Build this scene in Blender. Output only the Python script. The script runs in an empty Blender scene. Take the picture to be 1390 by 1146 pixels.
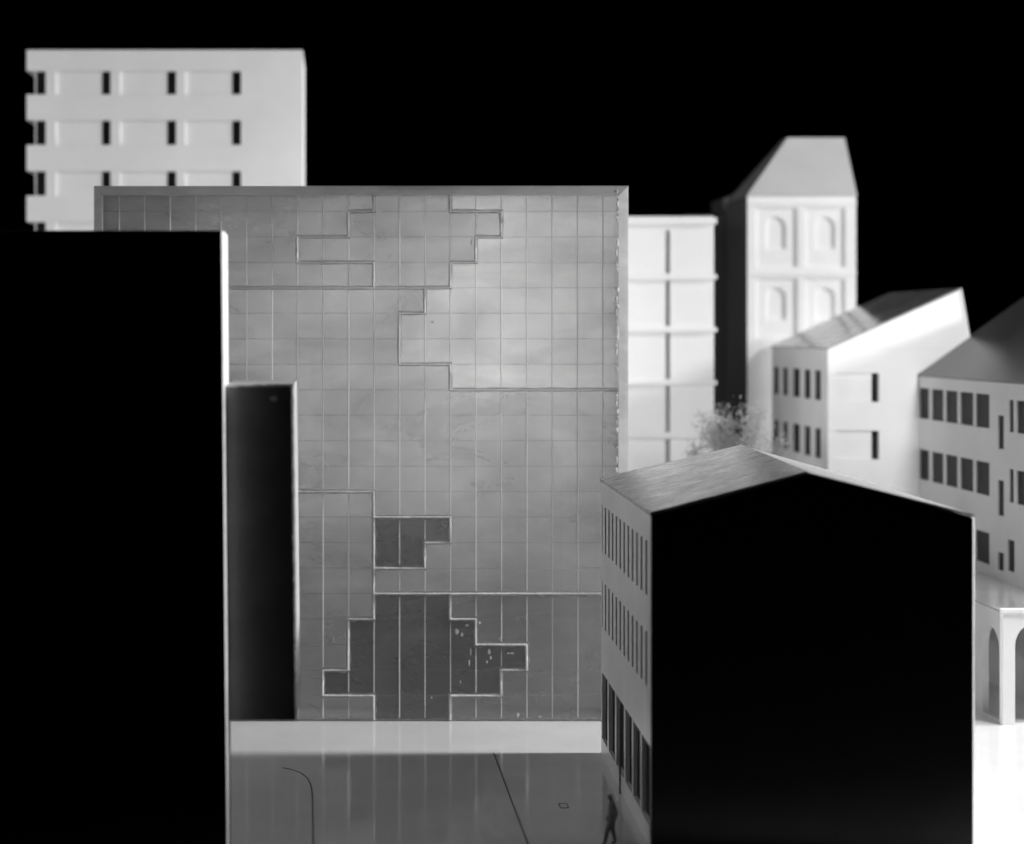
import bpy, bmesh, math, random
from mathutils import Vector, geometry
random.seed(7)
R = math.radians
S = 0.18            # metres per model unit (one unit = height of the lens above the base board)
F = 2200.0          # focal length in photo pixels
VX, VY = 450.0, 448.0
scene = bpy.context.scene
C = scene.collection

# ------------------------------------------------------------------ camera, world, lamps, exposure
cam_d = bpy.data.cameras.new('camera')
cam = bpy.data.objects.new('camera', cam_d); C.objects.link(cam)
cam.location = (0, 0, S); cam.rotation_euler = (R(90), 0, 0)
cam_d.sensor_width = 36.0; cam_d.lens = 36.0 * F / 1390.0
cam_d.shift_x = (695 - VX) / 1390.0
cam_d.shift_y = -(573 - VY) / 1390.0
cam_d.clip_start = 0.01; cam_d.clip_end = 50
cam_d.dof.use_dof = True; cam_d.dof.focus_distance = 3.75 * S; cam_d.dof.aperture_fstop = 8.8
scene.camera = cam

world = bpy.data.worlds.new('World'); scene.world = world; world.use_nodes = True
bg = world.node_tree.nodes['Background']
bg.inputs[0].default_value = (0, 0, 0, 1); bg.inputs[1].default_value = 0.0

def lamp(name, loc, watts, radius, spot=None, target=None, blend=0.3):
    d = bpy.data.lights.new(name, 'SPOT' if spot else 'POINT')
    d.energy = watts; d.shadow_soft_size = radius * S; d.color = (1, 1, 1)
    o = bpy.data.objects.new(name, d); C.objects.link(o)
    o.location = Vector(loc) * S
    if spot:
        d.spot_size = R(spot); d.spot_blend = blend
        o.rotation_euler = (Vector(target) - Vector(loc)).to_track_quat('-Z', 'Y').to_euler()
    return o
# two desk lamps to the right, level with the back wall of the near gabled house, then fill lamps added at the left and back
lamp('far_right_lamp', (10.0, 3.86, 4.1), 195.0, 0.42)
lamp('near_right_lamp', (1.915, 3.87, 1.30), 1.9, 0.09)
lamp('left_fill', (-2.4, 3.97, 1.4), 1.6, 0.25)  # added fill that brightens the left-facing walls
lamp('back_fill', (0.55, 5.0, 1.0), 0.42, 0.06)  # added fill, brightens the walls beyond the block
# area fill added unseen behind the translucent block so its face glows
lp = bpy.data.lights.new('facade_glow_fill', 'AREA'); lp.shape = 'RECTANGLE'; lp.size = 0.85 * S; lp.size_y = 0.62 * S; lp.energy = 0.15
lpo = bpy.data.objects.new('facade_glow_fill', lp); C.objects.link(lpo)
lpo.location = Vector((0.24, 4.66, 1.00)) * S; lpo.rotation_euler = (R(-90), 0, 0)

vs = scene.view_settings
vs.view_transform = 'Standard'; vs.look = 'None'; vs.exposure = 0.0; vs.gamma = 1.0; vs.use_curve_mapping = False
scene.cycles.use_denoising = True
scene.cycles.max_bounces = 10; scene.cycles.diffuse_bounces = 5; scene.cycles.glossy_bounces = 5
scene.cycles.transparent_max_bounces = 16
scene.cycles.sample_clamp_indirect = 4.0
scene.cycles.caustics_reflective = False; scene.cycles.caustics_refractive = False

# ------------------------------------------------------------------ materials
def material(name, base, rough=0.6, spec=0.5, var=0.06, vscale=40, bump=0.0, bscale=300, stretch=(1,1,1), rvar=0.0, coat=0.0, dark=None):
    m = bpy.data.materials.new(name); m.use_nodes = True
    nt = m.node_tree; n = nt.nodes; l = nt.links
    p = n['Principled BSDF']
    tc = n.new('ShaderNodeTexCoord'); mp = n.new('ShaderNodeMapping')
    mp.inputs['Scale'].default_value = stretch
    l.new(tc.outputs['Object'], mp.inputs[0])
    nz = n.new('ShaderNodeTexNoise'); nz.inputs['Scale'].default_value = vscale; nz.inputs['Detail'].default_value = 5
    nz.inputs['Roughness'].default_value = 0.6
    l.new(mp.outputs[0], nz.inputs['Vector'])
    cr = n.new('ShaderNodeValToRGB')
    lo = base * (1 - var * 2) if dark is None else dark
    hi = min(1, base * (1 + var * 2)) if dark is None else base
    cr.color_ramp.elements[0].position = 0.3; cr.color_ramp.elements[0].color = (lo, lo, lo, 1)
    cr.color_ramp.elements[1].position = 0.7; cr.color_ramp.elements[1].color = (hi, hi, hi, 1)
    l.new(nz.outputs['Fac'], cr.inputs[0]); l.new(cr.outputs[0], p.inputs['Base Color'])
    p.inputs['Roughness'].default_value = rough
    p.inputs['Specular IOR Level'].default_value = spec
    p.inputs['Coat Weight'].default_value = coat
    if rvar:
        n2 = n.new('ShaderNodeTexNoise'); n2.inputs['Scale'].default_value = vscale * 0.7; n2.inputs['Detail'].default_value = 6
        l.new(mp.outputs[0], n2.inputs['Vector'])
        mr = n.new('ShaderNodeMapRange'); mr.inputs['From Min'].default_value = 0.3; mr.inputs['From Max'].default_value = 0.7
        mr.inputs['To Min'].default_value = max(0.02, rough - rvar); mr.inputs['To Max'].default_value = rough + rvar
        l.new(n2.outputs['Fac'], mr.inputs['Value']); l.new(mr.outputs[0], p.inputs['Roughness'])
    if bump:
        n3 = n.new('ShaderNodeTexNoise'); n3.inputs['Scale'].default_value = bscale; n3.inputs['Detail'].default_value = 4
        l.new(mp.outputs[0], n3.inputs['Vector'])
        b = n.new('ShaderNodeBump'); b.inputs['Strength'].default_value = bump; b.inputs['Distance'].default_value = 0.001
        l.new(n3.outputs['Fac'], b.inputs['Height']); l.new(b.outputs[0], p.inputs['Normal'])
    return m

M = {}
M['card'] = material('white_card', 0.85, 0.55, 0.4, 0.02, 30, 0.05, 500)
M['card_mid'] = material('off_white_card', 0.71, 0.6, 0.3, 0.02, 30, 0.05, 500)
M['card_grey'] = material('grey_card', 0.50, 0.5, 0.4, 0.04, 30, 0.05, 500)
M['wall_gable'] = material('gable_wall_card', 0.76, 0.35, 0.5, 0.04, 25, 0.04, 500)
M['wall_long'] = material('long_house_card', 0.58, 0.5, 0.4, 0.03, 25, 0.05, 500)
M['core'] = material('foam_core', 0.86, 0.7, 0.2, 0.05, 200, 0.25, 900)
M['black'] = material('unlit_front_black', 0.008, 0.45, 0.35, 0.3, 60, 0.05, 400)  # near-black puts the shade of the unlit fronts into the colour
M['bay_shade'] = material('bay_shade_card', 0.20, 0.4, 0.4, 0.1, 60, 0.03, 400)  # dark grey carries the shade on the bay front
M['pane'] = material('dark_pane', 0.02, 0.6, 0.25, 0.2, 60)
M['slot'] = material('slot_interior', 0.02, 0.7, 0.12, 0.2, 60)
M['roof_gloss'] = material('glossy_roof_card', 0.32, 0.12, 0.6, 0.05, 30, 0.02, 200, rvar=0.04)
M['roof_white'] = material('rough_white_card', 0.27, 0.7, 0.2, 0.14, 500, 0.4, 900)
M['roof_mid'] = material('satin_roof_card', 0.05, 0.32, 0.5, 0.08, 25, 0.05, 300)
M['roof_tower'] = material('tower_roof_card', 0.5, 0.5, 0.4, 0.03, 25)
M['floor'] = material('base_board', 0.66, 0.09, 0.8, 0.05, 14, 0.008, 60, rvar=0.04)
M['line'] = material('score_line', 0.12, 0.8, 0.1, 0.2, 100)
M['figure'] = material('figure_grey', 0.2, 0.5, 0.4, 0.15, 200)
M['leaf'] = material('tree_leaf', 0.3, 0.8, 0.2, 0.1, 100)
M['twig'] = material('tree_twig', 0.35, 0.8, 0.2, 0.1, 100)
M['glue'] = material('glue', 0.7, 0.35, 0.4, 0.1, 200)
M['side'] = material('shade_side_card', 0.14, 0.6, 0.3, 0.04, 30)  # dark tone puts shade into side walls and the rear building

# streaked, scuffed roof of the near gabled house: streaks run up the slope (local x)
M['roof_streak'] = material('scuffed_roof_card', 0.54, 0.24, 0.5, 0.1, 320, 0.10, 700, stretch=(0.3, 2.5, 1.0), rvar=0.14, dark=0.20)

def acrylic(name, base, clear, rough, var=0.06, tint=0.93, trans=0.35, cloud=0.0, gloss=True):
    """acrylic sheet: part clear, part milky, with a sharp surface sheen"""
    m = material(name, base, 0.5, 0.0, var, 9)
    nt = m.node_tree; n = nt.nodes; l = nt.links
    p = n['Principled BSDF']; out = n['Material Output']
    tl = n.new('ShaderNodeBsdfTranslucent'); tl.inputs[0].default_value = (base, base, base, 1)
    mx = n.new('ShaderNodeMixShader'); mx.inputs[0].default_value = trans
    l.new(p.outputs[0], mx.inputs[1]); l.new(tl.outputs[0], mx.inputs[2])
    l.new(p.inputs['Base Color'].links[0].from_socket, tl.inputs[0])
    tr = n.new('ShaderNodeBsdfTransparent'); tr.inputs[0].default_value = (tint, tint, tint, 1)
    m2 = n.new('ShaderNodeMixShader'); m2.inputs[0].default_value = clear
    if cloud:
        tc = n.new('ShaderNodeTexCoord'); mp = n.new('ShaderNodeMapping'); mp.inputs['Scale'].default_value = (9, 9, 22)
        nz = n.new('ShaderNodeTexNoise'); nz.inputs['Scale'].default_value = 1.6; nz.inputs['Detail'].default_value = 7; nz.inputs['Roughness'].default_value = 0.62
        nz.inputs['Distortion'].default_value = 0.6
        l.new(tc.outputs['Object'], mp.inputs[0]); l.new(mp.outputs[0], nz.inputs['Vector'])
        mr = n.new('ShaderNodeMapRange'); mr.inputs['From Min'].default_value = 0.15; mr.inputs['From Max'].default_value = 0.85
        mr.inputs['To Min'].default_value = clear - cloud; mr.inputs['To Max'].default_value = min(1, clear + cloud)
        l.new(nz.outputs['Fac'], mr.inputs['Value']); l.new(mr.outputs[0], m2.inputs[0])
    l.new(mx.outputs[0], m2.inputs[1]); l.new(tr.outputs[0], m2.inputs[2])
    last = m2
    if gloss:
        fr = n.new('ShaderNodeFresnel'); fr.inputs['IOR'].default_value = 1.49
        gl = n.new('ShaderNodeBsdfGlossy'); gl.inputs['Roughness'].default_value = rough
        m3 = n.new('ShaderNodeMixShader'); l.new(fr.outputs[0], m3.inputs[0])
        l.new(m2.outputs[0], m3.inputs[1]); l.new(gl.outputs[0], m3.inputs[2]); last = m3
    l.new(last.outputs[0], out.inputs['Surface'])
    return m
PLATE_TINT = {'A': (0.74, 0.90), 'L1': (0.72, 0.92), 'R1': (0.76, 0.99), 'M': (0.72, 0.92), 'L2': (0.70, 0.95), 'C': (0.55, 0.70), 'S': (0.55, 0.70), 'R2': (0.68, 0.76)}
for k_, (c_, t_) in PLATE_TINT.items():
    M['plate_' + k_] = acrylic('acrylic_plate_' + k_.lower(), 0.30 if k_ in 'CS' else 0.62, c_, 0.05, tint=t_, cloud=0.22)
M['acrylic_clear'] = acrylic('clear_acrylic', 0.9, 0.95, 0.1, trans=0.5, tint=0.98)
M['acrylic_top'] = acrylic('milky_top_panel', 0.97, 0.05, 0.3, trans=0.7, var=0.01)
M['burr_faint'] = acrylic('faint_burr', 0.92, 0.75, 0.4, trans=0.3, gloss=False)
M['bead'] = acrylic('seam_glint_white', 0.95, 0.03, 0.4, trans=0.12, var=0.03, gloss=False)
M['strip'] = acrylic('frosted_strip', 0.97, 0.48, 0.3, trans=0.1, var=0.02, cloud=0.35)
M['burr'] = acrylic('engraved_burr', 0.95, 0.35, 0.4, trans=0.05, gloss=False)
M['ridge'] = acrylic('cut_edge', 0.95, 0.05, 0.4, trans=0.62, var=0.02, gloss=False)
M['acrylic_back'] = acrylic('milky_back_panel', 0.8, 0.0, 0.4, trans=0.75, var=0.09, gloss=False)

# ------------------------------------------------------------------ helpers
def D_of(g): return F / g                      # depth of a ground point g pixels below the horizon
def PX(x, D): return (x - VX) / F * D
def PZ(y, D): return 1 - (y - VY) / F * D
def DX(x, X): return X * F / (x - VX)          # depth at which a wall standing at X is seen at image column x

def tag(o, label, cat, group=None):
    o['label'] = label; o['category'] = cat
    if group: o['group'] = group
    return o

def thing(name, base, label, cat, group=None):
    o = bpy.data.objects.new(name, None); C.objects.link(o)
    o.location = Vector(base) * S; o.empty_display_size = 0.01
    return tag(o, label, cat, group)

def root_of(o):
    v = Vector((0, 0, 0))
    while o:
        v = v + o.location; o = o.parent
    return v

def link(name, verts, faces, mats, parent=None, midx=None, smooth=False):
    """verts in model units, scene axes; the mesh is stored relative to its parent"""
    off = root_of(parent) if parent else Vector((0, 0, 0))
    me = bpy.data.meshes.new(name)
    me.from_pydata([Vector(v) * S - off for v in verts], [], faces)
    for m in (mats if isinstance(mats, (list, tuple)) else [mats]): me.materials.append(m)
    if midx:
        for i, p in enumerate(me.polygons): p.material_index = midx[i]
    if smooth:
        for p in me.polygons: p.use_smooth = True
    bm = bmesh.new(); bm.from_mesh(me); bmesh.ops.recalc_face_normals(bm, faces=bm.faces); bm.to_mesh(me); bm.free()
    o = bpy.data.objects.new(name, me); C.objects.link(o)
    if parent: o.parent = parent
    return o

def box(name, x0, x1, d0, d1, z0, z1, mat, parent=None, bevel=0.0):
    v = [(x0,d0,z0),(x1,d0,z0),(x1,d1,z0),(x0,d1,z0),(x0,d0,z1),(x1,d0,z1),(x1,d1,z1),(x0,d1,z1)]
    f = [(0,1,2,3),(4,5,6,7),(0,1,5,4),(1,2,6,5),(2,3,7,6),(3,0,4,7)]
    o = link(name, v, f, mat, parent)
    if bevel:
        b = o.modifiers.new('bevel', 'BEVEL'); b.width = bevel * S; b.segments = 2
    return o

def prism(name, poly, axis, a0, a1, mats, parent=None, cap_front=0):
    """polygon in (X,z) extruded in depth (axis 'D'), or (D,z) extruded in X (axis 'X')"""
    n = len(poly)
    if axis == 'D': v = [(p[0], a0, p[1]) for p in poly] + [(p[0], a1, p[1]) for p in poly]
    else: v = [(a0, p[0], p[1]) for p in poly] + [(a1, p[0], p[1]) for p in poly]
    f = [tuple(range(n)), tuple(range(n, 2*n))] + [(i, (i+1) % n, n + (i+1) % n, n + i) for i in range(n)]
    return link(name, v, f, mats, parent)

def plate(name, outer, holes, to3, thick, mats, parent=None):
    """flat plate with holes: outer/holes are lists of (u,v); to3(u,v,t) gives the point t behind the face"""
    loops = [list(outer)] + [list(h) for h in holes]
    flat = [p for lp in loops for p in lp]
    tris = geometry.tessellate_polygon([[Vector((p[0], p[1], 0)) for p in lp] for lp in loops])
    n = len(flat)
    v = [to3(p[0], p[1], 0.0) for p in flat] + [to3(p[0], p[1], thick) for p in flat]
    f = [tuple(t) for t in tris] + [tuple(i + n for i in reversed(t)) for t in tris]
    k = 0
    for lp in loops:
        m = len(lp)
        f += [(k + i, k + (i+1) % m, n + k + (i+1) % m, n + k + i) for i in range(m)]
        k += m
    return link(name, v, f, mats, parent)

def wall(name, u0, v0, u1, v1, holes, to3, thick, mats, parent=None):
    """rectangular plate with rectangular holes (u0,v0,u1,v1), built on the grid of their edges"""
    def cuts(a, b, vals):
        out = [a]
        for x in sorted(vals):
            if a < x < b and x - out[-1] > 1e-5: out.append(x)
        return out + [b]
    us = cuts(u0, u1, [h[0] for h in holes] + [h[2] for h in holes]); vs_ = cuts(v0, v1, [h[1] for h in holes] + [h[3] for h in holes])
    nu, nv = len(us) - 1, len(vs_) - 1
    def solid(i, j):
        if not (0 <= i < nu and 0 <= j < nv): return False
        cu, cv = (us[i] + us[i+1]) / 2, (vs_[j] + vs_[j+1]) / 2
        return not any(h[0] < cu < h[2] and h[1] < cv < h[3] for h in holes)
    v, f, idx = [], [], {}
    def vid(i, j, k):
        if (i, j, k) not in idx: idx[i, j, k] = len(v); v.append(to3(us[i], vs_[j], thick * k))
        return idx[i, j, k]
    for i in range(nu):
        for j in range(nv):
            if not solid(i, j): continue
            for k in (0, 1): f.append((vid(i,j,k), vid(i+1,j,k), vid(i+1,j+1,k), vid(i,j+1,k)))
            if not solid(i-1, j): f.append((vid(i,j,0), vid(i,j+1,0), vid(i,j+1,1), vid(i,j,1)))
            if not solid(i+1, j): f.append((vid(i+1,j,0), vid(i+1,j+1,0), vid(i+1,j+1,1), vid(i+1,j,1)))
            if not solid(i, j-1): f.append((vid(i,j,0), vid(i+1,j,0), vid(i+1,j,1), vid(i,j,1)))
            if not solid(i, j+1): f.append((vid(i,j+1,0), vid(i+1,j+1,0), vid(i+1,j+1,1), vid(i,j+1,1)))
    return link(name, v, f, mats, parent)

def rect(u0, v0, u1, v1): return [(u0, v0), (u1, v0), (u1, v1), (u0, v1)]
def arch(u0, u1, v0, v1, seg=14):
    r = (u1 - u0) / 2; c = (u0 + u1) / 2; sp = v1 - r
    return [(u0, v0), (u1, v0)] + [(c + r * math.cos(math.pi * i / seg), sp + r * math.sin(math.pi * i / seg)) for i in range(seg + 1)]
def front(D): return lambda u, v, t: (u, D + t, v)          # wall facing the lens
def leftw(X): return lambda u, v, t: (X + t, u, v)          # wall facing left, u = depth

# ------------------------------------------------------------------ ground
G0, G1, GL, GR = 2.93, 8.2, -2.3, 3.6
ground = box('ground', GL, GR, G0, G1, -0.06, 0.0, M['floor'], None, 0.004)
ground['kind'] = 'structure'
ground['label'] = 'pale glossy base board of the model'

def strip(name, pts, w, parent, mat=M['line'], z=0.0008):
    v, f = [], []
    for i, (x, d) in enumerate(pts):
        a = pts[max(0, i-1)]; b = pts[min(len(pts)-1, i+1)]
        t = Vector((b[0]-a[0], b[1]-a[1])).normalized(); nrm = Vector((-t.y, t.x)) * w / 2
        for zz in (-0.001, z):
            v.append((x + nrm.x, d + nrm.y, zz)); v.append((x - nrm.x, d - nrm.y, zz))
    for i in range(len(pts) - 1):
        a, b = 4*i, 4*(i+1)
        f += [(a+2, a+3, b+3, b+2), (a, a+2, b+2, b), (a+1, a+3, b+3, b+1)]
    return link(name, v, f, mat, parent)
strip('score_line', [(0.3815, 3.0), (0.383, 3.83)], 0.0026, ground)
cl = []
for x, y in [(425,1165),(425,1140),(424.5,1110),(424,1080),(422,1066),(417,1056),(408,1049),(397,1045),(384,1042.5)]:
    D = D_of(y - VY); cl.append((PX(x, D), D))
strip('score_line', cl, 0.0024, ground)
D0, D1 = D_of(1097 - VY), D_of(1091 - VY)
xa, xb = PX(761, D0), PX(772, D0)
strip('score_line', [(xa, D0), (xb, D0), (xb, D1), (xa, D1), (xa, D0 + 0.002)], 0.0022, ground)

# ------------------------------------------------------------------ translucent square block with the stepped, interlocking front
DG = D_of(531.0)                                  # depth of its front
CX0, CY0, CP = 127.3, 252.5, 34.58
def gx(c): return PX(CX0 + CP * c, DG)
def gz(r): return max(0.0, PZ(CY0 + CP * r, DG))
XL, XR, ZT = gx(0), gx(21), gz(0)
GD = 0.16
gb = thing('glass_building', ((XL + XR) / 2, DG, 0), 'square translucent grey block with engraved grid and stepped seams behind the black slab', 'building')
DBK = DG + GD - 0.012
box('back_panel', PX(140.5, DBK), PX(837.5, DBK), DBK, DG + GD, 0.0, PZ(265.5, DBK), M['acrylic_back'], gb)
box('side_panel', XL, XL + 0.011, DG + 0.017, DG + GD, 0.0, ZT, M['acrylic_clear'], gb)
box('side_panel', XR - 0.011, XR, DG + 0.017, DG + GD, 0.0, ZT, M['acrylic_clear'], gb)
box('top_panel', XL + 0.0115, XR - 0.0115, DG + 0.017, DG + GD, ZT - 0.011, ZT - 0.0005, M['acrylic_top'], gb)

PL = {
 'A': [(11,0),(11,1),(10,1),(10,2),(8,2),(8,3),(11,3),(11,4),(14,4),(14,3),(15,3),(15,2),(16,2),(16,1),(14,1),(14,0)],
 'L1': [(0,0),(0,4),(11,4),(11,3),(8,3),(8,2),(10,2),(10,1),(11,1),(11,0)],
 'R1': [(14,0),(14,1),(16,1),(16,2),(15,2),(15,3),(14,3),(14,4),(13,4),(13,5),(12,5),(12,7),(14,7),(14,8),(21,8),(21,0)],
 'M': [(0,4),(0,12),(11,12),(11,13),(14,13),(14,14),(13,14),(13,15),(11,15),(11,16),(21,16),(21,8),(14,8),(14,7),(12,7),(12,5),(13,5),(13,4)],
 'L2': [(0,12),(0,21),(11,21),(11,20),(9,20),(9,19),(10,19),(10,17),(11,17),(11,12)],
 'S': [(11,13),(11,15),(13,15),(13,14),(14,14),(14,13)],
 'C': [(11,16),(11,17),(10,17),(10,19),(9,19),(9,20),(11,20),(11,21),(14,21),(14,20),(16,20),(16,19),(17,19),(17,18),(15,18),(15,17),(14,17),(14,16)],
 'R2': [(14,16),(14,17),(15,17),(15,18),(17,18),(17,19),(16,19),(16,20),(14,20),(14,21),(21,21),(21,16)],
}
PLAB = {
 'A': 'upper stepped insert plate reaching the top edge', 'L1': 'upper left plate', 'R1': 'brighter upper right plate',
 'M': 'wide middle plate', 'L2': 'lower left plate', 'S': 'small dark stepped plate beside the lower left plate', 'C': 'darker stepped plate at the bottom centre', 'R2': 'lower right plate'}
def inside(poly, x, y):
    c = False
    for i in range(len(poly)):
        (x1, y1), (x2, y2) = poly[i], poly[i-1]
        if (y1 > y) != (y2 > y) and x < (x2 - x1) * (y - y1) / (y2 - y1) + x1: c = not c
    return c
owner = {}
for k, poly in PL.items():
    for c in range(21):
        for r in range(21):
            if inside(poly, c + .5, r + .5): owner[c, r] = k

def facade_plate(key, poly):
    P = [Vector((gx(c), gz(r))) for c, r in poly]
    area = sum(P[i-1].x * P[i].y - P[i].x * P[i-1].y for i in range(len(P)))
    if area < 0: P.reverse()
    n = len(P)
    nin = []
    for i in range(n):                        # inward mitre at each corner
        e0 = (P[i] - P[i-1]).normalized(); e1 = (P[(i+1) % n] - P[i]).normalized()
        n0 = Vector((-e0.y, e0.x)); n1 = Vector((-e1.y, e1.x))
        nin.append(n0 + n1 if abs(n0.dot(n1)) < 0.5 else n0)
    A, B = [], []
    gap, ch = 0.0006, 0.0048
    for i in range(n):
        p, q = P[i], P[(i+1) % n]; L = (q - p).length; m = max(1, int(L / 0.012))
        e = (q - p).normalized(); nn = Vector((-e.y, e.x))
        for j in range(m):
            t = j / m
            if j == 0: o1, o2 = nin[i] * gap, nin[i] * ch
            else:
                o1 = nn * gap; o2 = nn * (ch + random.uniform(-0.0007, 0.0009))
                if random.random() < 0.04: o2 = nn * (ch + random.uniform(0.001, 0.003))
            b = p + (q - p) * t
            A.append(b + o1); B.append(b + o2)
    N = len(A); th = 0.012
    tris = geometry.tessellate_polygon([[Vector((b.x, b.y, 0)) for b in B]])
    v = [(b.x, DG, max(0.0003, b.y)) for b in B] + [(a.x, DG + 0.0032, max(0.0003, a.y)) for a in A] + [(a.x, DG + th, max(0.0003, a.y)) for a in A]
    f = [tuple(t) for t in tris]; mi = [0] * len(f)
    for i in range(N):
        j = (i + 1) % N
        f.append((i, j, N + j, N + i)); mi.append(1)
        f.append((N + i, N + j, 2*N + j, 2*N + i)); mi.append(0)
    k = len(f); f += [tuple(t_ + 2*N for t_ in reversed(t)) for t in tris]; mi += [0] * (len(f) - k)
    o = link('facade_plate', v, f, [M['plate_' + key], M['ridge']], gb, mi)
    o['label'] = PLAB[key]
    return o

def groove(c0, r0, c1, r1, w, h, par, mat=None):
    """one engraved line of the grid: a fine three-sided burr standing on the face"""
    x0, z0, x1, z1 = gx(c0), gz(r0), gx(c1), gz(r1)
    if c0 == c1:
        v = [(x0 - w, DG + 0.0004, z0), (x0 + w, DG + 0.0004, z0), (x0, DG - h, z0), (x0 - w, DG + 0.0004, z1), (x0 + w, DG + 0.0004, z1), (x0, DG - h, z1)]
    else:
        v = [(x0, DG + 0.0004, z0 - w), (x0, DG + 0.0004, z0 + w), (x0, DG - h, z0), (x1, DG + 0.0004, z0 - w), (x1, DG + 0.0004, z0 + w), (x1, DG - h, z0)]
    return link('engraved_line', v, [(0,1,2),(3,4,5),(0,1,4,3),(1,2,5,4),(2,0,3,5)], mat or M['burr'], par)

for key, poly in PL.items():
    o = facade_plate(key, poly)
    for c in range(1, 21):
        r = 0
        while r < 21:
            if owner[c-1, r] == key and owner[c, r] == key:
                r2 = r
                while r2 < 21 and owner[c-1, r2] == key and owner[c, r2] == key: r2 += 1
                if not (c == 18 and r > 5): groove(c, max(r + 0.11, 0.40), c, r2 - 0.11, 0.0015 * random.uniform(.7, 1.2), 0.0015 * random.uniform(.6, 1.3), o)
                else: groove(c, r + 0.11, c, r2 - 0.11, 0.0011, 0.0006, o)
                r = r2
            else: r += 1
    for r in range(1, 21):
        c = 0
        while c < 21:
            if owner[c, r-1] == key and owner[c, r] == key:
                c2 = c
                while c2 < 21 and owner[c2, r-1] == key and owner[c2, r] == key: c2 += 1
                groove(c + 0.11, r, c2 - 0.11, r, 0.0009, 0.0005 * random.uniform(.6, 1.2), o, M['burr_faint'])
                c = c2
            else: c += 1

def seam(c0, r0, c1, r1, w, h, seed):  # beads added so the cuts catch light and read as glowing
    """raised, uneven bead along a cut between two plates"""
    rnd = random.Random(seed); v, f = [], []
    vert = c0 == c1
    L = abs(gz(r1) - gz(r0)) if vert else gx(c1) - gx(c0); n = max(3, int(L / 0.006))
    ww = w; hh_ = h
    for i in range(n + 1):
        t = i / n; x = gx(c0) + (gx(c1) - gx(c0)) * t; z = gz(r0) + (gz(r1) - gz(r0)) * t
        ww += (w * rnd.uniform(.55, 1.35) - ww) * .6; hh_ += (h * rnd.uniform(.4, 1.5) - hh_) * .6
        if vert: v += [(x - ww, DG + .003, z), (x + ww, DG + .003, z), (x + w * rnd.uniform(-.3, .3), DG - hh_, z)]
        else: v += [(x, DG + .003, z - ww), (x, DG + .003, z + ww), (x, DG - hh_, z + w * rnd.uniform(-.3, .3))]
    for i in range(n):
        a, b = 3*i, 3*(i+1); f += [(a, a+2, b+2, b), (a+2, a+1, b+1, b+2), (a, b, b+1, a+1)]
    return link('glint_bead', v, f, M['bead'], gb)
sd = 0
for c in range(1, 21):
    r = 0
    while r < 21:
        if owner[c-1, r] != owner[c, r]:
            r2 = r + 1
            while r2 < 21 and owner[c-1, r2] != owner[c, r2]: r2 += 1
            sd += 1; seam(c, max(r, .38), c, min(r2, 20.97), 0.0026 if r >= 12 else 0.0022, 0.0034 if r >= 12 else 0.0048, sd); r = r2
        else: r += 1
for r in range(12, 21):
    c = 0
    while c < 21:
        if owner[c, r-1] != owner[c, r]:
            c2 = c + 1
            while c2 < 21 and owner[c2, r-1] != owner[c2, r]: c2 += 1
            sd += 1; seam(c, r, c2, r, 0.0026, 0.0042, sd); c = c2
        else: c += 1

def blob(name, x, y, w, h, parent, mat=M['glue'], D=DG, t=0.002, seed=0):
    rnd = random.Random(seed + int(x * 7 + y)); n = 9
    cx, cz = PX(x, D), PZ(y, D); a, b = w / F * D / 2, h / F * D / 2
    ring = [(cx + a * math.cos(6.283 * i / n) * rnd.uniform(.6, 1.2), cz + b * math.sin(6.283 * i / n) * rnd.uniform(.6, 1.2)) for i in range(n)]
    v = [(p[0], D + 0.0004, p[1]) for p in ring] + [(cx + (p[0]-cx)*.5, D - t, cz + (p[1]-cz)*.5) for p in ring]
    f = [tuple(range(n, 2*n))] + [(i, (i+1) % n, n + (i+1) % n, n + i) for i in range(n)]
    return link(name, v, f, mat, parent)
for x, y, w, h in [(620,857,5,9),(627,862,4,7),(634,849,5,4),(651,846,4,4),(664,885,5,9),(666,893,3,6),(661,899,3,5),(695,887,7,3),(690,887,4,3),(639,885,2,14),(637,900,2,11),(625,926,2,5),(577,924,2,6),(586,947,2,4),(703,971,4,8),(678,868,2,6),(453,868,2,12),(640,329,2,9),(508,272,4,8),(507,376,3,7),(403,340,4,9),(404,350,3,6),(474,308,3,8),(163,262,4,6),(733,973,5,2),(377,371,3,4),(587,437,3,5)]:
    blob('speck_glint', x, y, w, h, gb, t=0.0012)  # pale blobs for specks and scratches, their glints put into the colour
# bevelled, frosted rim added in front so the face edges catch light
for q in ([(127.5, 252.6), (852.8, 252.6), (838, 265.5), (140.5, 265.5)], [(852.8, 253.2), (852.8, 978.5), (839, 978.5), (839, 266.2)], [(127.5, 978.5), (127.5, 253.2), (139.5, 266.2), (139.5, 978.5)]):
    pr = .0105 if q[0][1] == q[1][1] else (.0060 if q[0][0] > 500 else .0090)      # how far the rim stands proud
    oi = [DG - .0008, DG - .0008, DG - pr, DG - pr]
    p3 = [(PX(x, DG), oi[i], max(.0004, PZ(y, DG))) for i, (x, y) in enumerate(q)]
    link('added_rim', p3 + [(a, DG + .0042, b) for a, d, b in p3], [(0,1,2,3),(7,6,5,4),(0,1,5,4),(1,2,6,5),(2,3,7,6),(3,0,4,7)], M['strip'], gb)
# broken line of glue where the right side meets the back
rb = random.Random(3); y = 258
Dj = DG + GD - 0.014
while y < 650:
    L = rb.uniform(3, 13)
    if rb.random() < 0.72: blob('glue_bead', 837.5 + rb.uniform(-1, 1), y + L/2, rb.uniform(2.0, 4.0), L, gb, D=DG - 0.0058, t=0.0022)
    y += L + rb.uniform(0, 4)

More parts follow.
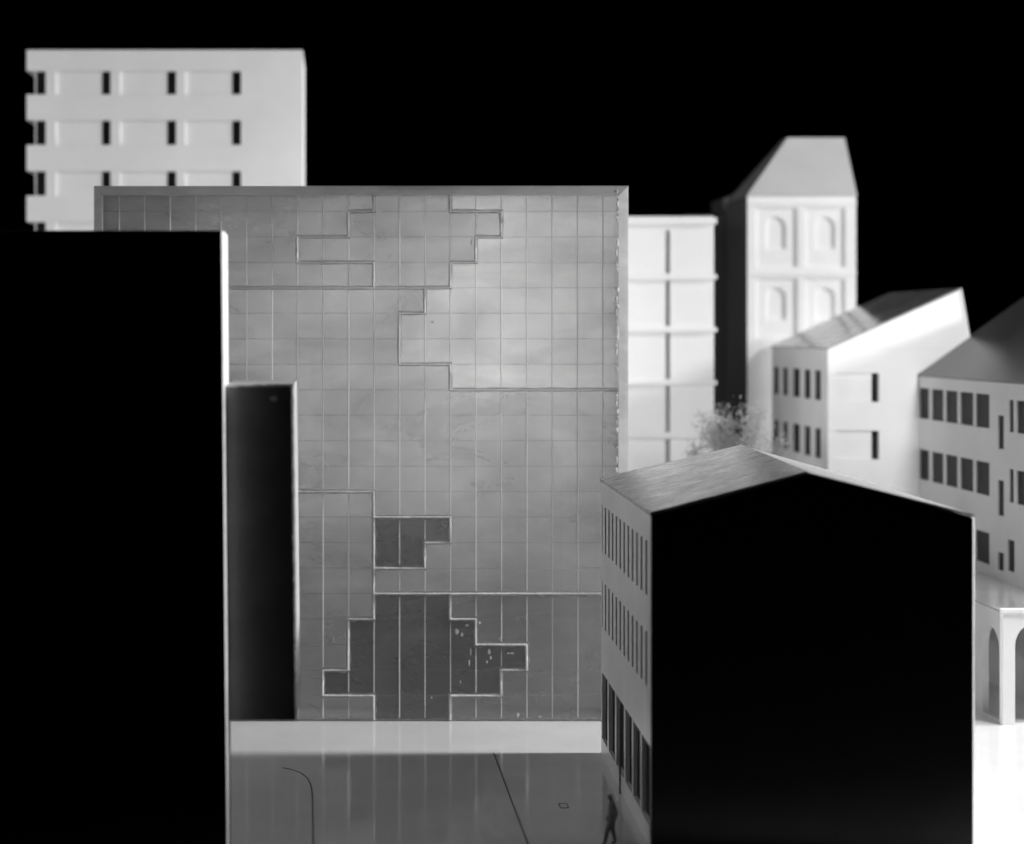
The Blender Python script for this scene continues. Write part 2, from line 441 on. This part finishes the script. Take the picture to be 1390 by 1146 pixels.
# ------------------------------------------------------------------ near gabled house
GXL, GXR, GDF, GDB = 0.6153, 1.2290, D_of(707.0), D_of(574.0)
GXA, GEZ, GAZ = 0.912, 0.642, 0.721
GYAW = 0.031                                      # the house stands a little askew to the lens
def GDX(x): return F * (GXL - GYAW * GDF) / (x - VX - GYAW * F)
gh = thing('gabled_house', (GXL, GDF, 0), 'gabled house in the foreground with a shaded gable end coloured black and slotted left wall', 'building')
gh.rotation_euler.z = -math.atan(GYAW)
ch = 0.0045; T = 0.016; RSK = 0.035
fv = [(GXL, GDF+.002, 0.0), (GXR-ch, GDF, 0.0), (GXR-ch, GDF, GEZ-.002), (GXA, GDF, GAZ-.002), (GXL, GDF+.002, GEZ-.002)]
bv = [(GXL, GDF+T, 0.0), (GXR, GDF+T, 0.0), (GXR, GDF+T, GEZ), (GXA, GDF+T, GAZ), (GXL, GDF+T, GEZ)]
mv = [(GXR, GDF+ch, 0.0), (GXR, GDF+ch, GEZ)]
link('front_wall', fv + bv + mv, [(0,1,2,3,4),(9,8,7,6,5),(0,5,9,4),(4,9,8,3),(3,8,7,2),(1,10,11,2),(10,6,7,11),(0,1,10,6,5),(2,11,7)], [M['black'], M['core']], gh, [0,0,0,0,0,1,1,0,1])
prism('rear_wall', [(GXL, 0), (GXR, 0), (GXR, GEZ), (GXA + RSK, GAZ), (GXL, GEZ)], 'D', GDB - T, GDB, M['wall_gable'], gh)
box('right_wall', GXR - T, GXR - 0.0005, GDF + T, GDB - T, 0, GEZ, M['card'], gh)
holes, wins = [], []
dA, dB = GDX(817.3), GDX(877.3)
for z0, z1 in [(0.480, 0.588), (0.302, 0.409)]:
    for i in range(12):
        d = dA + (dB - dA) * i / 11
        wins.append((d - 0.0115, z0, d + 0.0115, z1))
for xa, xb in [(815.9,824.6),(826.2,834.8),(836.6,846.9),(848.9,857.8),(859.4,869.2),(870.9,882.6)]:
    da, db = sorted((GDX(xa), GDX(xb)))
    wins.append((da, 0.038, db, 0.194))
wall('left_wall', GDF + T, 0, GDB - T, GEZ, wins, leftw(GXL), T, M['wall_gable'], gh)
for a, z0, b, z1 in wins:
    box('window', GXL + (0.005 if z0 > 0.1 else 0.009), GXL + T - .001, a + 0.0003, b - 0.0003, z0 + 0.0003, z1 - 0.0003, M['slot'], gh)
box('floor_slab', GXL + T, GXR - T, GDF + T, GDB - T, 0.002, 0.036, M['pane'], gh)
def slope(name, Xe, ze, Xr, zr, d0, d1, t, mat, parent, over=0.004):
    dx, dz = Xr - Xe, zr - ze; L = math.hypot(dx, dz); ux, uz = dx / L, dz / L
    nx, nz = (-uz, ux) if dx > 0 else (uz, -ux)
    a = (Xe - ux * over, ze - uz * over)
    pts = [a, (Xr, zr), (Xr + nx * 0, zr + t / abs(ux)), (a[0] + nx * t, a[1] + nz * t)]
    return prism(name, pts, 'D', d0, d1, mat, parent)
def gslope(Xe, over, t, d0, d1, mat, lab):
    sg = 1 if Xe < GXA else -1
    v = []
    for d, xr in ((d0, GXA), (d1, GXA + RSK)):
        e = Xe - sg * over; ze = GEZ + .0015 - over * .25
        v += [(e, d, ze), (xr - sg * .0004, d, GAZ + .0015), (xr - sg * .0004, d, GAZ + .0015 + t), (e, d, ze + t)]
    o = link('roof_slope', v, [(0,1,2,3),(4,5,6,7),(0,1,5,4),(1,2,6,5),(2,3,7,6),(3,0,4,7)], mat, gh)
    o['label'] = lab
gslope(GXL, 0.003, 0.007, GDF + .001, GDB + .003, M['roof_streak'], 'scuffed grey roof slope')
gslope(GXR - .003, 0.0, 0.0045, GDF - .001, GDB + .003, M['roof_white'], 'bright white roof slope')

# thin dark post before the colonnade
pst = link('post', *(lambda X, D, r, h: ([(X + r*math.cos(6.2832*i/10), D + r*math.sin(6.2832*i/10), z) for z in (0, h) for i in range(10)],
      [tuple(range(10)), tuple(range(10, 20))] + [(i, (i+1) % 10, 10 + (i+1) % 10, 10 + i) for i in range(10)]))(0.6215, D_of(630), 0.0024, 0.185), M['figure'])
tag(pst, 'thin dark upright post standing before the ground floor openings of the gabled house', 'post')

# ------------------------------------------------------------------ slab building with projecting bay, shade of its fronts put into the colour
LB = thing('slab_building', (-0.5, 3.05, 0), 'tall slab building in the left foreground, its unlit front coloured black, with white lit edge', 'building')
lean = 0.0060
LX0, LDF, LDB, LZT = -0.1935, D_of(738), D_of(703), 1.183
def lx(z): return LX0 - lean * z
c = 0.0025
fx = lambda z: -0.1895 - 0.0090 * z
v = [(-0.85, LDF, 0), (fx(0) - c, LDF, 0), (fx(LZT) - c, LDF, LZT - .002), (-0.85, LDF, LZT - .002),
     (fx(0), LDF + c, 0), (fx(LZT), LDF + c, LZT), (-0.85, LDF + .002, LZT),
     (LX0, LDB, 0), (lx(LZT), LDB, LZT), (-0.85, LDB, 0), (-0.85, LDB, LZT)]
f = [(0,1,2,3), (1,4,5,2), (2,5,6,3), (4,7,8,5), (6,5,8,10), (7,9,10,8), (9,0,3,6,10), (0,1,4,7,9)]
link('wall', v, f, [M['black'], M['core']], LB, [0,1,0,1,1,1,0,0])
BD0, BD1 = 3.012, 3.318
bz0, bz1 = 0.2745, 0.8973
bxt, bxb = -52/730.5, -46.5/730.5
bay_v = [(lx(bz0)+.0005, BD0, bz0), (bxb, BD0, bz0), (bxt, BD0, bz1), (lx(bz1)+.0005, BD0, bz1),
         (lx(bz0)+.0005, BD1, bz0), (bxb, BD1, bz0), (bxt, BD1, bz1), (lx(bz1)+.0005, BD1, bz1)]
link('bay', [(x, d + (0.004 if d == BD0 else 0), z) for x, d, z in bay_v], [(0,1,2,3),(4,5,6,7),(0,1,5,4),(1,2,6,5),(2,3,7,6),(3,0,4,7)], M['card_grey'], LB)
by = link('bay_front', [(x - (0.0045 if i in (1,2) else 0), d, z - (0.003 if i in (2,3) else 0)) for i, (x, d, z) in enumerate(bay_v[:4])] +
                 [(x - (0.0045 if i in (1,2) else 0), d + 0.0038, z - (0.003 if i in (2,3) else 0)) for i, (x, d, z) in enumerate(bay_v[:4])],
     [(0,1,2,3),(4,5,6,7),(0,1,5,4),(1,2,6,5),(2,3,7,6),(3,0,4,7)], M['bay_shade'], LB)
by['label'] = 'front of the projecting bay, its shade put into dark grey'
# ragged card edge of the bay
rr = random.Random(11)
n = 60; v = []; f = []
for i in range(n + 1):
    z = bz0 + (bz1 - bz0) * i / n; x = bxb + (bxt - bxb) * i / n
    j = rr.uniform(-.0008, .0012)
    v += [(x - .0036 + j, BD0 - .0004, z), (x + .0006 + rr.uniform(-.0004,.0006), BD0 + .0005, z), (x - .0045 + j, BD0 + .004, z), (x, BD0 + .004, z)]
for i in range(n):
    a, b = 4*i, 4*(i+1); f += [(a, a+1, b+1, b), (a+1, a+3, b+3, b+1), (a, a+2, b+2, b)]
link('card_edge', v, f, M['core'], LB)
n = 26; v = []; f = []
for i in range(n + 1):
    x = lx(bz1) + .001 + (bxt - lx(bz1)) * i / n
    j = rr.uniform(-.0008, .0010)
    v += [(x, BD0 - .0004, bz1 - .0028 + j), (x, BD0 + .0006, bz1 + .0016 + rr.uniform(-.001, .0012)), (x, BD0 + .012, bz1 + .0004)]
for i in range(n):
    a, b = 3*i, 3*(i+1); f += [(a, a+1, b+1, b), (a+1, a+2, b+2, b+1)]
link('card_edge', v, f, M['core'], LB)
blob('scuff_mark', 372, 541, 17, 12, LB, M['core'], BD0, 0.0004)

# ------------------------------------------------------------------ arcade along the right building
AD = D_of(537.0); AX = 1.698; AZ = 0.29
RX = 1.895
ADB = 5.3
ar = thing('arcade', (AX + 0.1, AD, 0), 'low white arcade with round arches at the right edge beside the lit floor', 'arcade')
plate('front_wall', rect(AX, 0, RX + 0.35, AZ - 0.006), [arch(AX + 0.030, AX + 0.150, 0.002, 0.262), arch(AX + 0.2, AX + 0.32, 0.002, 0.262), arch(AX + 0.37, AX + 0.49, 0.002, 0.262)], front(AD), 0.02, M['card'], ar)
sh = []
d = AD + 0.034
while d + 0.115 < ADB: sh.append(arch(d, d + 0.105, 0.002, 0.235)); d += 0.155
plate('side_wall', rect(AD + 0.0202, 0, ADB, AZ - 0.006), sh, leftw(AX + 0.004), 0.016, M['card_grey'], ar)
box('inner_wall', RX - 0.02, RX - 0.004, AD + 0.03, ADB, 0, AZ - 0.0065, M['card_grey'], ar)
box('roof', AX - 0.003, RX - 0.0005, AD - 0.003, ADB, AZ - 0.006, AZ, M['roof_gloss'], ar)
box('parapet', AX - 0.004, RX + 0.35, AD - 0.0035, AD + 0.012, AZ - 0.0055, AZ + 0.004, M['card'], ar)

# ------------------------------------------------------------------ right building
RB0, RB1, REZ = AD + 0.045, F / (796 / RX), 0.852
rb_ = thing('long_house', (RX + 0.5, 4.8, 0), 'pale house with dark sloping roof at the right edge behind the arcade', 'building')
wl = []
for xa, xb in [(1247.5,1261),(1265,1280.5),(1284,1299.6),(1303.6,1321),(1324.5,1343)]:
    for z0, z1 in [(.7155,.814), (.5206,.617), (.3227,.414)]: wl.append((xa, xb, z0, z1))
for xa, xb in [(1354.6,1362.5)]:
    for z0, z1 in [(.662,.758), (.474,.574), (.318,.370)]: wl.append((xa, xb, z0, z1))
for xa, xb in [(1370,1375.8), (1380,1391)]:
    for z0, z1 in [(.7146,.805), (.519,.612)]: wl.append((xa, xb, z0, z1))
wl.append((1368, 1377, .326, .414))
hs = []
for xa, xb, z0, z1 in wl:
    db, da = DX(xa, RX), DX(xb, RX); hs.append((da, z0, min(db, RB1 - 0.004), z1))
wall('left_wall', RB0, 0, RB1, REZ, hs, leftw(RX), 0.016, M['wall_long'], rb_)
for a, z0, b, z1 in hs:
    w = box('window', RX + 0.0045, RX + 0.012, a + .001, b - .001, z0 + .001, z1 - .001, M['pane'], rb_)
RXR, RAX, RAZ = RX + 0.72, RX + 0.36, REZ + 0.36 * 0.715
prism('front_wall', [(RX + .0165, 0), (RXR, 0), (RXR, REZ), (RAX, RAZ), (RX + .0165, REZ + .01)], 'D', RB0, RB0 + 0.016, M['card'], rb_)
prism('rear_wall', [(RX + .0165, 0), (RXR, 0), (RXR, REZ), (RAX, RAZ), (RX + .0165, REZ + .01)], 'D', RB1 - 0.016, RB1, M['card'], rb_)
box('right_wall', RXR - 0.016, RXR, RB0 + 0.017, RB1 - 0.017, 0, REZ, M['card'], rb_)
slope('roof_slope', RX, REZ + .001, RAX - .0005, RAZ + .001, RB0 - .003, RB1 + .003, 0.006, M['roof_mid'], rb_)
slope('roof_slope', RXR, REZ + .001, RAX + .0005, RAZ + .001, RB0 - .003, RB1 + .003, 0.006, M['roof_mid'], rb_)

# ------------------------------------------------------------------ small house with the lopsided gable
HD = D_of(421.0); HX = 1.601; HDB = DX(1048, HX)
hx = lambda x: PX(x, HD)
hz = lambda y: PZ(y, HD)
hs_ = thing('small_house', (1.83, HD, 0), 'white house with lopsided pointed gable between the tower and the right building', 'building')
HEZ, HAX, HAZ, HXR = hz(474), hx(1305), hz(393), hx(1318)
hh, slots = [], []
for y0, y1 in [(506.5, 546), (585, 624)]:
    hh.append((hx(1133.5), hz(y1), hx(1193.6), hz(y0))); slots.append((hx(1184.5), hz(y1), hx(1193.6), hz(y0)))
wall('front_wall', HX, 0, HXR, HEZ - 0.0005, hh, front(HD), 0.010, M['card'], hs_)
wall('backing', HX + .001, 0, HXR, HEZ - 0.001, slots, front(HD + 0.0102), 0.008, M['card'], hs_)
for s in slots: box('window', s[0] - .002, s[2] + .002, HD + 0.0184, HD + 0.021, s[1] - .002, s[3] + .002, M['slot'], hs_)
prism('gable', [(HX, HEZ), (HXR, HEZ), (HAX, HAZ)], 'D', HD + 0.0008, HD + 0.016, M['card'], hs_)
hw = []
for xa, xb in [(1049.6,1056.7),(1062,1069),(1076,1085.5),(1091.5,1100),(1106,1114)]:
    db, da = DX(xa, HX), DX(xb, HX)
    for z0, z1 in [(.769,.867), (.578,.676)]: hw.append((da, z0, db, z1))
wall('left_wall', HD + 0.018, 0, HDB, HEZ - .001, hw, leftw(HX), 0.014, M['wall_gable'], hs_)
for a, z0, b, z1 in hw: box('window', HX + .005, HX + .012, a + .001, b - .001, z0 + .001, z1 - .001, M['pane'], hs_)
prism('rear_wall', [(HX + .015, 0), (HXR, 0), (HXR, HEZ), (HAX, HAZ), (HX + .015, HEZ)], 'D', HDB - 0.014, HDB, M['card'], hs_)
box('right_wall', HXR - 0.014, HXR - .0005, HD + 0.018, HDB - .0145, 0, HEZ - .001, M['card'], hs_)
slope('roof_slope', HX, HEZ + .001, HAX - .0003, HAZ + .001, HD - .001, HDB + .002, 0.004, M['roof_gloss'], hs_)
prism('roof_slope', [(HXR, HEZ), (HXR + .004, HEZ), (HAX + .0008, HAZ + .005), (HAX + .0004, HAZ)], 'D', HD - .001, HDB + .002, M['card'], hs_)

# ------------------------------------------------------------------ tower
TD = D_of(366.0)
tx = lambda x: PX(x, TD)
tz = lambda y: PZ(y, TD)
tw = thing('tower', (tx(1088), TD, 0), 'white tower with arched niches and a lopsided hipped roof', 'tower')
TDB = TD + 0.31
TX0, TX1, TEZ = tx(1014.5), tx(1162), tz(266)
rows = [(282, 362.5), (378, 459)]
cells = [(1026, 1083), (1093, 1148)]
nich = []
ph = [(tx(a), tz(y1), tx(b), tz(y0)) for a, b in cells for y0, y1 in rows]
wall('front_wall', TX0, 0, TX1, TEZ, ph, front(TD), 0.0045, M['card'], tw)
for a, b in cells:
    for y0, y1 in rows:
        na, nb = tx(a + 14), tx(a + 42); nz0, nz1 = tz(y0 + 56), tz(y0 + 12)
        plate('niche_panel', rect(tx(a) - .004, tz(y1) - .004, tx(b) + .004, tz(y0) + .004), [arch(na, nb, nz0, nz1)], front(TD + 0.0047), 0.0045, M['card'], tw)
        box('niche_back', na - .006, nb + .006, TD + 0.0094, TD + 0.013, nz0 - .006, nz1 + .006, M['card'], tw)
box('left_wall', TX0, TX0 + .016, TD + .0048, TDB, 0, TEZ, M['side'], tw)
box('right_wall', TX1 - .016, TX1, TD + .0048, TDB, 0, TEZ, M['card'], tw)
box('rear_wall', TX0 + .0165, TX1 - .0165, TDB - .016, TDB, 0, TEZ, M['card'], tw)
rbk = 0.13                                       # the ridge stands back from the front
RDp = TD + rbk; rxa, rxb, rz = PX(1069, RDp), PX(1146.5, RDp), PZ(187, RDp)
link('roof', [(TX0 - .003, TD - .003, TEZ + .0005), (TX1 + .003, TD - .003, TEZ + .0005), (TX1 + .003, TDB, TEZ + .0005), (TX0 - .003, TDB, TEZ + .0005),
              (rxa, RDp, rz), (rxb, RDp, rz), (rxb, RDp + .08, rz), (rxa, RDp + .08, rz)],
     [(0,1,2,3), (4,5,6,7), (0,1,5,4), (1,2,6,5), (2,3,7,6), (3,0,4,7)], M['roof_tower'], tw)
for y in (275, 371):
    box('string_course', TX0 - .001, TX1 + .001, TD - .0022, TD - .0002, tz(y + 3.0), tz(y - 3.0), M['card'], tw)

# ------------------------------------------------------------------ slit-windowed building right of the translucent block
MD = D_of(389.0)
mx_ = lambda x: PX(x, MD)
mz = lambda y: PZ(y, MD)
mb = thing('slit_building', (mx_(900), MD, 0), 'white building with narrow vertical slits and thin ledges right of the translucent block', 'building')
MX0, MX1, MZT = mx_(800), mx_(969), mz(296)
led = [301, 376, 447.5, 519.5, 592, 664]
mh = []
for y0, y1 in [(313, 371), (381, 443), (452, 515), (524, 587), (597, 660)]:
    mh.append((mx_(903), mz(y1), mx_(910), mz(y0)))
wall('front_wall', MX0, 0, MX1, MZT, mh, front(MD), 0.022, M['card_mid'], mb)
for h in mh: box('window', h[0] - .002, h[2] + .002, MD + .0225, MD + .026, h[1] - .002, h[3] + .002, M['card_grey'], mb)
for i, y in enumerate(led):
    box('ledge', MX0, MX1 + 0.009, MD - 0.010, MD - 0.0002, mz(y + 3), mz(y - 3 - (2 if i == 0 else 0)), M['card_mid'], mb)
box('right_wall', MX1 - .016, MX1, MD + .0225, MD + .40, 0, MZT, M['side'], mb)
box('left_wall', MX0, MX0 + .016, MD + .0225, MD + .40, 0, MZT, M['card_mid'], mb)
box('rear_wall', MX0 + .0165, MX1 - .0165, MD + .384, MD + .40, 0, MZT, M['card_mid'], mb)
box('roof', MX0, MX1, MD + .0002, MD + .40, MZT + .0003, MZT + .006, M['card_mid'], mb)

# dim building in the gap before the tower, shade put into its dark colour
KD = 6.335
kx = lambda x: PX(x, KD)
kz = lambda y: PZ(y, KD)
kb = thing('rear_building', (kx(985), KD, 0), 'dim building standing back in shadow between the slit building and the tower', 'building')
KX0, KX1 = kx(930), kx(1040)
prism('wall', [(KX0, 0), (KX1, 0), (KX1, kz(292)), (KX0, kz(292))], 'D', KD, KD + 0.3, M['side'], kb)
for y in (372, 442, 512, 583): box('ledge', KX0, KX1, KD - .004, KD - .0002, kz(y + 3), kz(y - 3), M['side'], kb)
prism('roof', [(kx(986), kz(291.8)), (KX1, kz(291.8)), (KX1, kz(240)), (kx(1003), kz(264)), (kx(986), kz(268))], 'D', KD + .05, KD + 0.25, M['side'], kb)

# ------------------------------------------------------------------ tall block at the back left
BD = D_of(385.0)
bx = lambda x: PX(x, BD)
bz = lambda y: PZ(y, BD)
tb = thing('tall_block', (bx(220), BD, 0), 'tall white block with banded windows at the back left', 'building')
BX0, BX1, BZT = bx(36), bx(411), bz(68)
BDB = BD + 0.42
rowsy = [(96, 128.5), (163, 197), (232, 266), (301, 335), (370, 404)]
ybands = [(68, 96), (128.5, 163), (197, 232), (266, 301), (335, 370), (404, None)]
inset = 0.0065
for y0, y1 in ybands:
    box('floor_band', BX0, bx(327), BD, BDB, 0 if y1 is None else bz(y1), bz(y0), M['card'], tb)
box('end_wall', bx(327) + .0002, BX1, BD, BDB, 0, BZT, M['card'], tb)
core_x = bx(47)
for y0, y1 in rowsy:
    za, zb = bz(y1) + .0002, bz(y0) - .0002
    for xa, xb in [(62, 76), (150, 163), (239, 251.5)]:
        box('pier', bx(xa), bx(xb), BD + .0004, BD + inset - .0002, za, zb, M['card'], tb)
    sl = [(48.5, 61.5), (138, 150), (226.5, 239), (315, 327)]
    wall('recessed_wall', core_x, za, bx(327), zb, [(bx(a), za + .0015, min(bx(b), bx(327) - .0005), zb - .0015) for a, b in sl], front(BD + inset), 0.012, M['card'], tb)
    for a, b in sl: box('window', bx(a) - .001, min(bx(b) + .001, bx(327) - .0004), BD + inset + .0122, BD + inset + .015, za + .0005, zb - .0005, M['slot'], tb)
    box('side_wall', core_x, core_x + .012, BD + inset + .0123, BDB, za, zb, M['card'], tb)

# ------------------------------------------------------------------ model trees behind the near house
def tree(x, Dt, ztop, rad, seed, label):
    rnd = random.Random(seed)
    X = PX(x, Dt)
    t = thing('model_tree', (X, Dt, 0), label, 'tree', 'model trees')
    v, f = [], []
    tips = []
    def limb(p, q, r0, r1):
        ax = (q - p).normalized(); s = ax.orthogonal().normalized(); w = ax.cross(s); k = len(v); n = 6
        for c_, r in ((p, r0), (q, r1)):
            for i in range(n):
                a = 6.2832 * i / n; v.append(tuple(c_ + s * math.cos(a) * r + w * math.sin(a) * r))
        for i in range(n): f.append((k+i, k+(i+1) % n, k+n+(i+1) % n, k+n+i))
    def grow(p, dr, L, r, lev):
        q = p + dr * L; limb(p, q, r, r * .7)
        if lev == 0: tips.append(q); return
        for _ in range(rnd.choice((3, 4))):
            d = (dr + Vector((rnd.uniform(-1, 1), rnd.uniform(-1, 1), rnd.uniform(-.35, .8))) * .55).normalized()
            grow(q, d, L * rnd.uniform(.55, .8), r * .65, lev - 1)
        tips.append(q)
    grow(Vector((X, Dt, 0)), Vector((rnd.uniform(-.05, .05), 0, 1)).normalized(), ztop * .5, 0.008, 4)
    zmax = max(q.z for q in tips); k = ztop / zmax
    sc = lambda p: (X + (p[0] - X) * k * .62, Dt + (p[1] - Dt) * k, p[2] * k)
    link('trunk', [sc(p) for p in v], f, M['twig'], t)
    lv, lf = [], []
    for q in tips:
        if q.z < zmax * .45: continue
        for _ in range(10):
            c_ = Vector(sc(q)) + Vector((rnd.gauss(0, 1), rnd.gauss(0, 1), rnd.gauss(0, 1))) * 0.014
            a = Vector((rnd.uniform(-1,1), rnd.uniform(-1,1), rnd.uniform(-1,1))).normalized(); b = a.orthogonal().normalized()
            s = rnd.uniform(.003, .007); kk = len(lv)
            lv += [tuple(c_ - a*s), tuple(c_ + b*s*.5), tuple(c_ + a*s), tuple(c_ - b*s*.5)]; lf.append((kk, kk+1, kk+2, kk+3))
    o = link('crown', lv, lf, M['leaf'], t); o['kind'] = 'stuff'
    return t
tree(985, 5.05, 0.765, 0.12, 5, 'pale wispy model tree in front of the dim gap left of the tower')
tree(1036, 4.95, 0.715, 0.1, 9, 'pale wispy model tree before the left corner of the white house')

# ------------------------------------------------------------------ person
PD = D_of(700.0); PXc = PX(831, PD); PH = 0.104
def person():
    h = PH
    J = {  # joints: (sideways, depth, height) as fractions of the height; the figure strides to the left, leaning forward
     'pelvis': (0.00, 0, .52), 'waist': (-.005, 0, .60), 'chest': (.01, 0, .72), 'neck': (-.02, 0, .83), 'head0': (-.04, 0, .88), 'head1': (-.05, 0, .965),
     'hipL': (-.01, -.05, .50), 'kneeL': (-.10, -.055, .29), 'ankL': (-.15, -.055, .05), 'toeL': (-.23, -.06, .018),
     'hipR': (0.0, .05, .50), 'kneeR': (.02, .055, .28), 'ankR': (.07, .055, .06), 'toeR': (-.005, .06, .018),
     'shL': (.0, -.10, .79), 'elL': (.06, -.13, .63), 'wrL': (.015, -.14, .50), 'shR': (.0, .10, .79), 'elR': (.03, .13, .62), 'wrR': (-.06, .14, .50)}
    rad = {'pelvis': (.075,.085), 'waist': (.065,.075), 'chest': (.075,.095), 'neck': (.033,.033), 'head0': (.048,.045), 'head1': (.045,.042),
     'hipL': (.058,.058), 'kneeL': (.04,.04), 'ankL': (.026,.026), 'toeL': (.02,.024), 'hipR': (.058,.058), 'kneeR': (.04,.04), 'ankR': (.026,.026), 'toeR': (.02,.024),
     'shL': (.04,.04), 'elL': (.03,.03), 'wrL': (.02,.02), 'shR': (.04,.04), 'elR': (.03,.03), 'wrR': (.02,.02)}
    E = [('pelvis','waist'),('waist','chest'),('chest','neck'),('neck','head0'),('head0','head1'),('pelvis','hipL'),('hipL','kneeL'),('kneeL','ankL'),('ankL','toeL'),
         ('pelvis','hipR'),('hipR','kneeR'),('kneeR','ankR'),('ankR','toeR'),('chest','shL'),('shL','elL'),('elL','wrL'),('chest','shR'),('shR','elR'),('elR','wrR')]
    names = list(J)
    co = [tuple(a * h * S for a in J[k]) for k in names]
    radl = [tuple(r * h * S * 1.18 for r in rad[k]) for k in names]
    edges = [(names.index(a), names.index(b)) for a, b in E]
    for side, wr, sy in (('L', 'wrL', -1), ('R', 'wrR', 1)):        # palm and five unequal, slightly curled fingers
        w = Vector(J[wr]); palm = w + Vector((-.012, 0, -.035)); i0 = len(co)
        co.append(tuple(palm * h * S)); radl.append((.018*h*S, .012*h*S)); edges.append((names.index(wr), i0))
        for k, L in enumerate((.030, .040, .044, .040, .032)):
            d = Vector((-.030 if k == 0 else -.014 + .009 * (k - 1), 0, -.4 * L if k == 0 else -L))
            a = palm + Vector((-.006 + .005 * k, 0, -.006)) + d * .5; b = a + d * .5 + Vector((-.006, 0, 0))
            ia = len(co); co += [tuple(a * h * S), tuple(b * h * S)]; radl += [(.0055*h*S,)*2, (.0045*h*S,)*2]
            edges += [(i0, ia), (ia, ia + 1)]
    me = bpy.data.meshes.new('person'); me.from_pydata(co, edges, [])
    o = bpy.data.objects.new('person', me); C.objects.link(o)
    o.location = Vector((PXc, PD, 0)) * S
    sk = o.modifiers.new('skin', 'SKIN'); sk.use_smooth_shade = True
    for i, sv in enumerate(me.skin_vertices[0].data): sv.radius = radl[i]; sv.use_root = (i == 0)
    ss = o.modifiers.new('subsurf', 'SUBSURF'); ss.levels = 1; ss.render_levels = 2
    me.materials.append(M['figure'])
    return tag(o, 'small dark grey figure striding left beside the gabled house', 'person')
person()
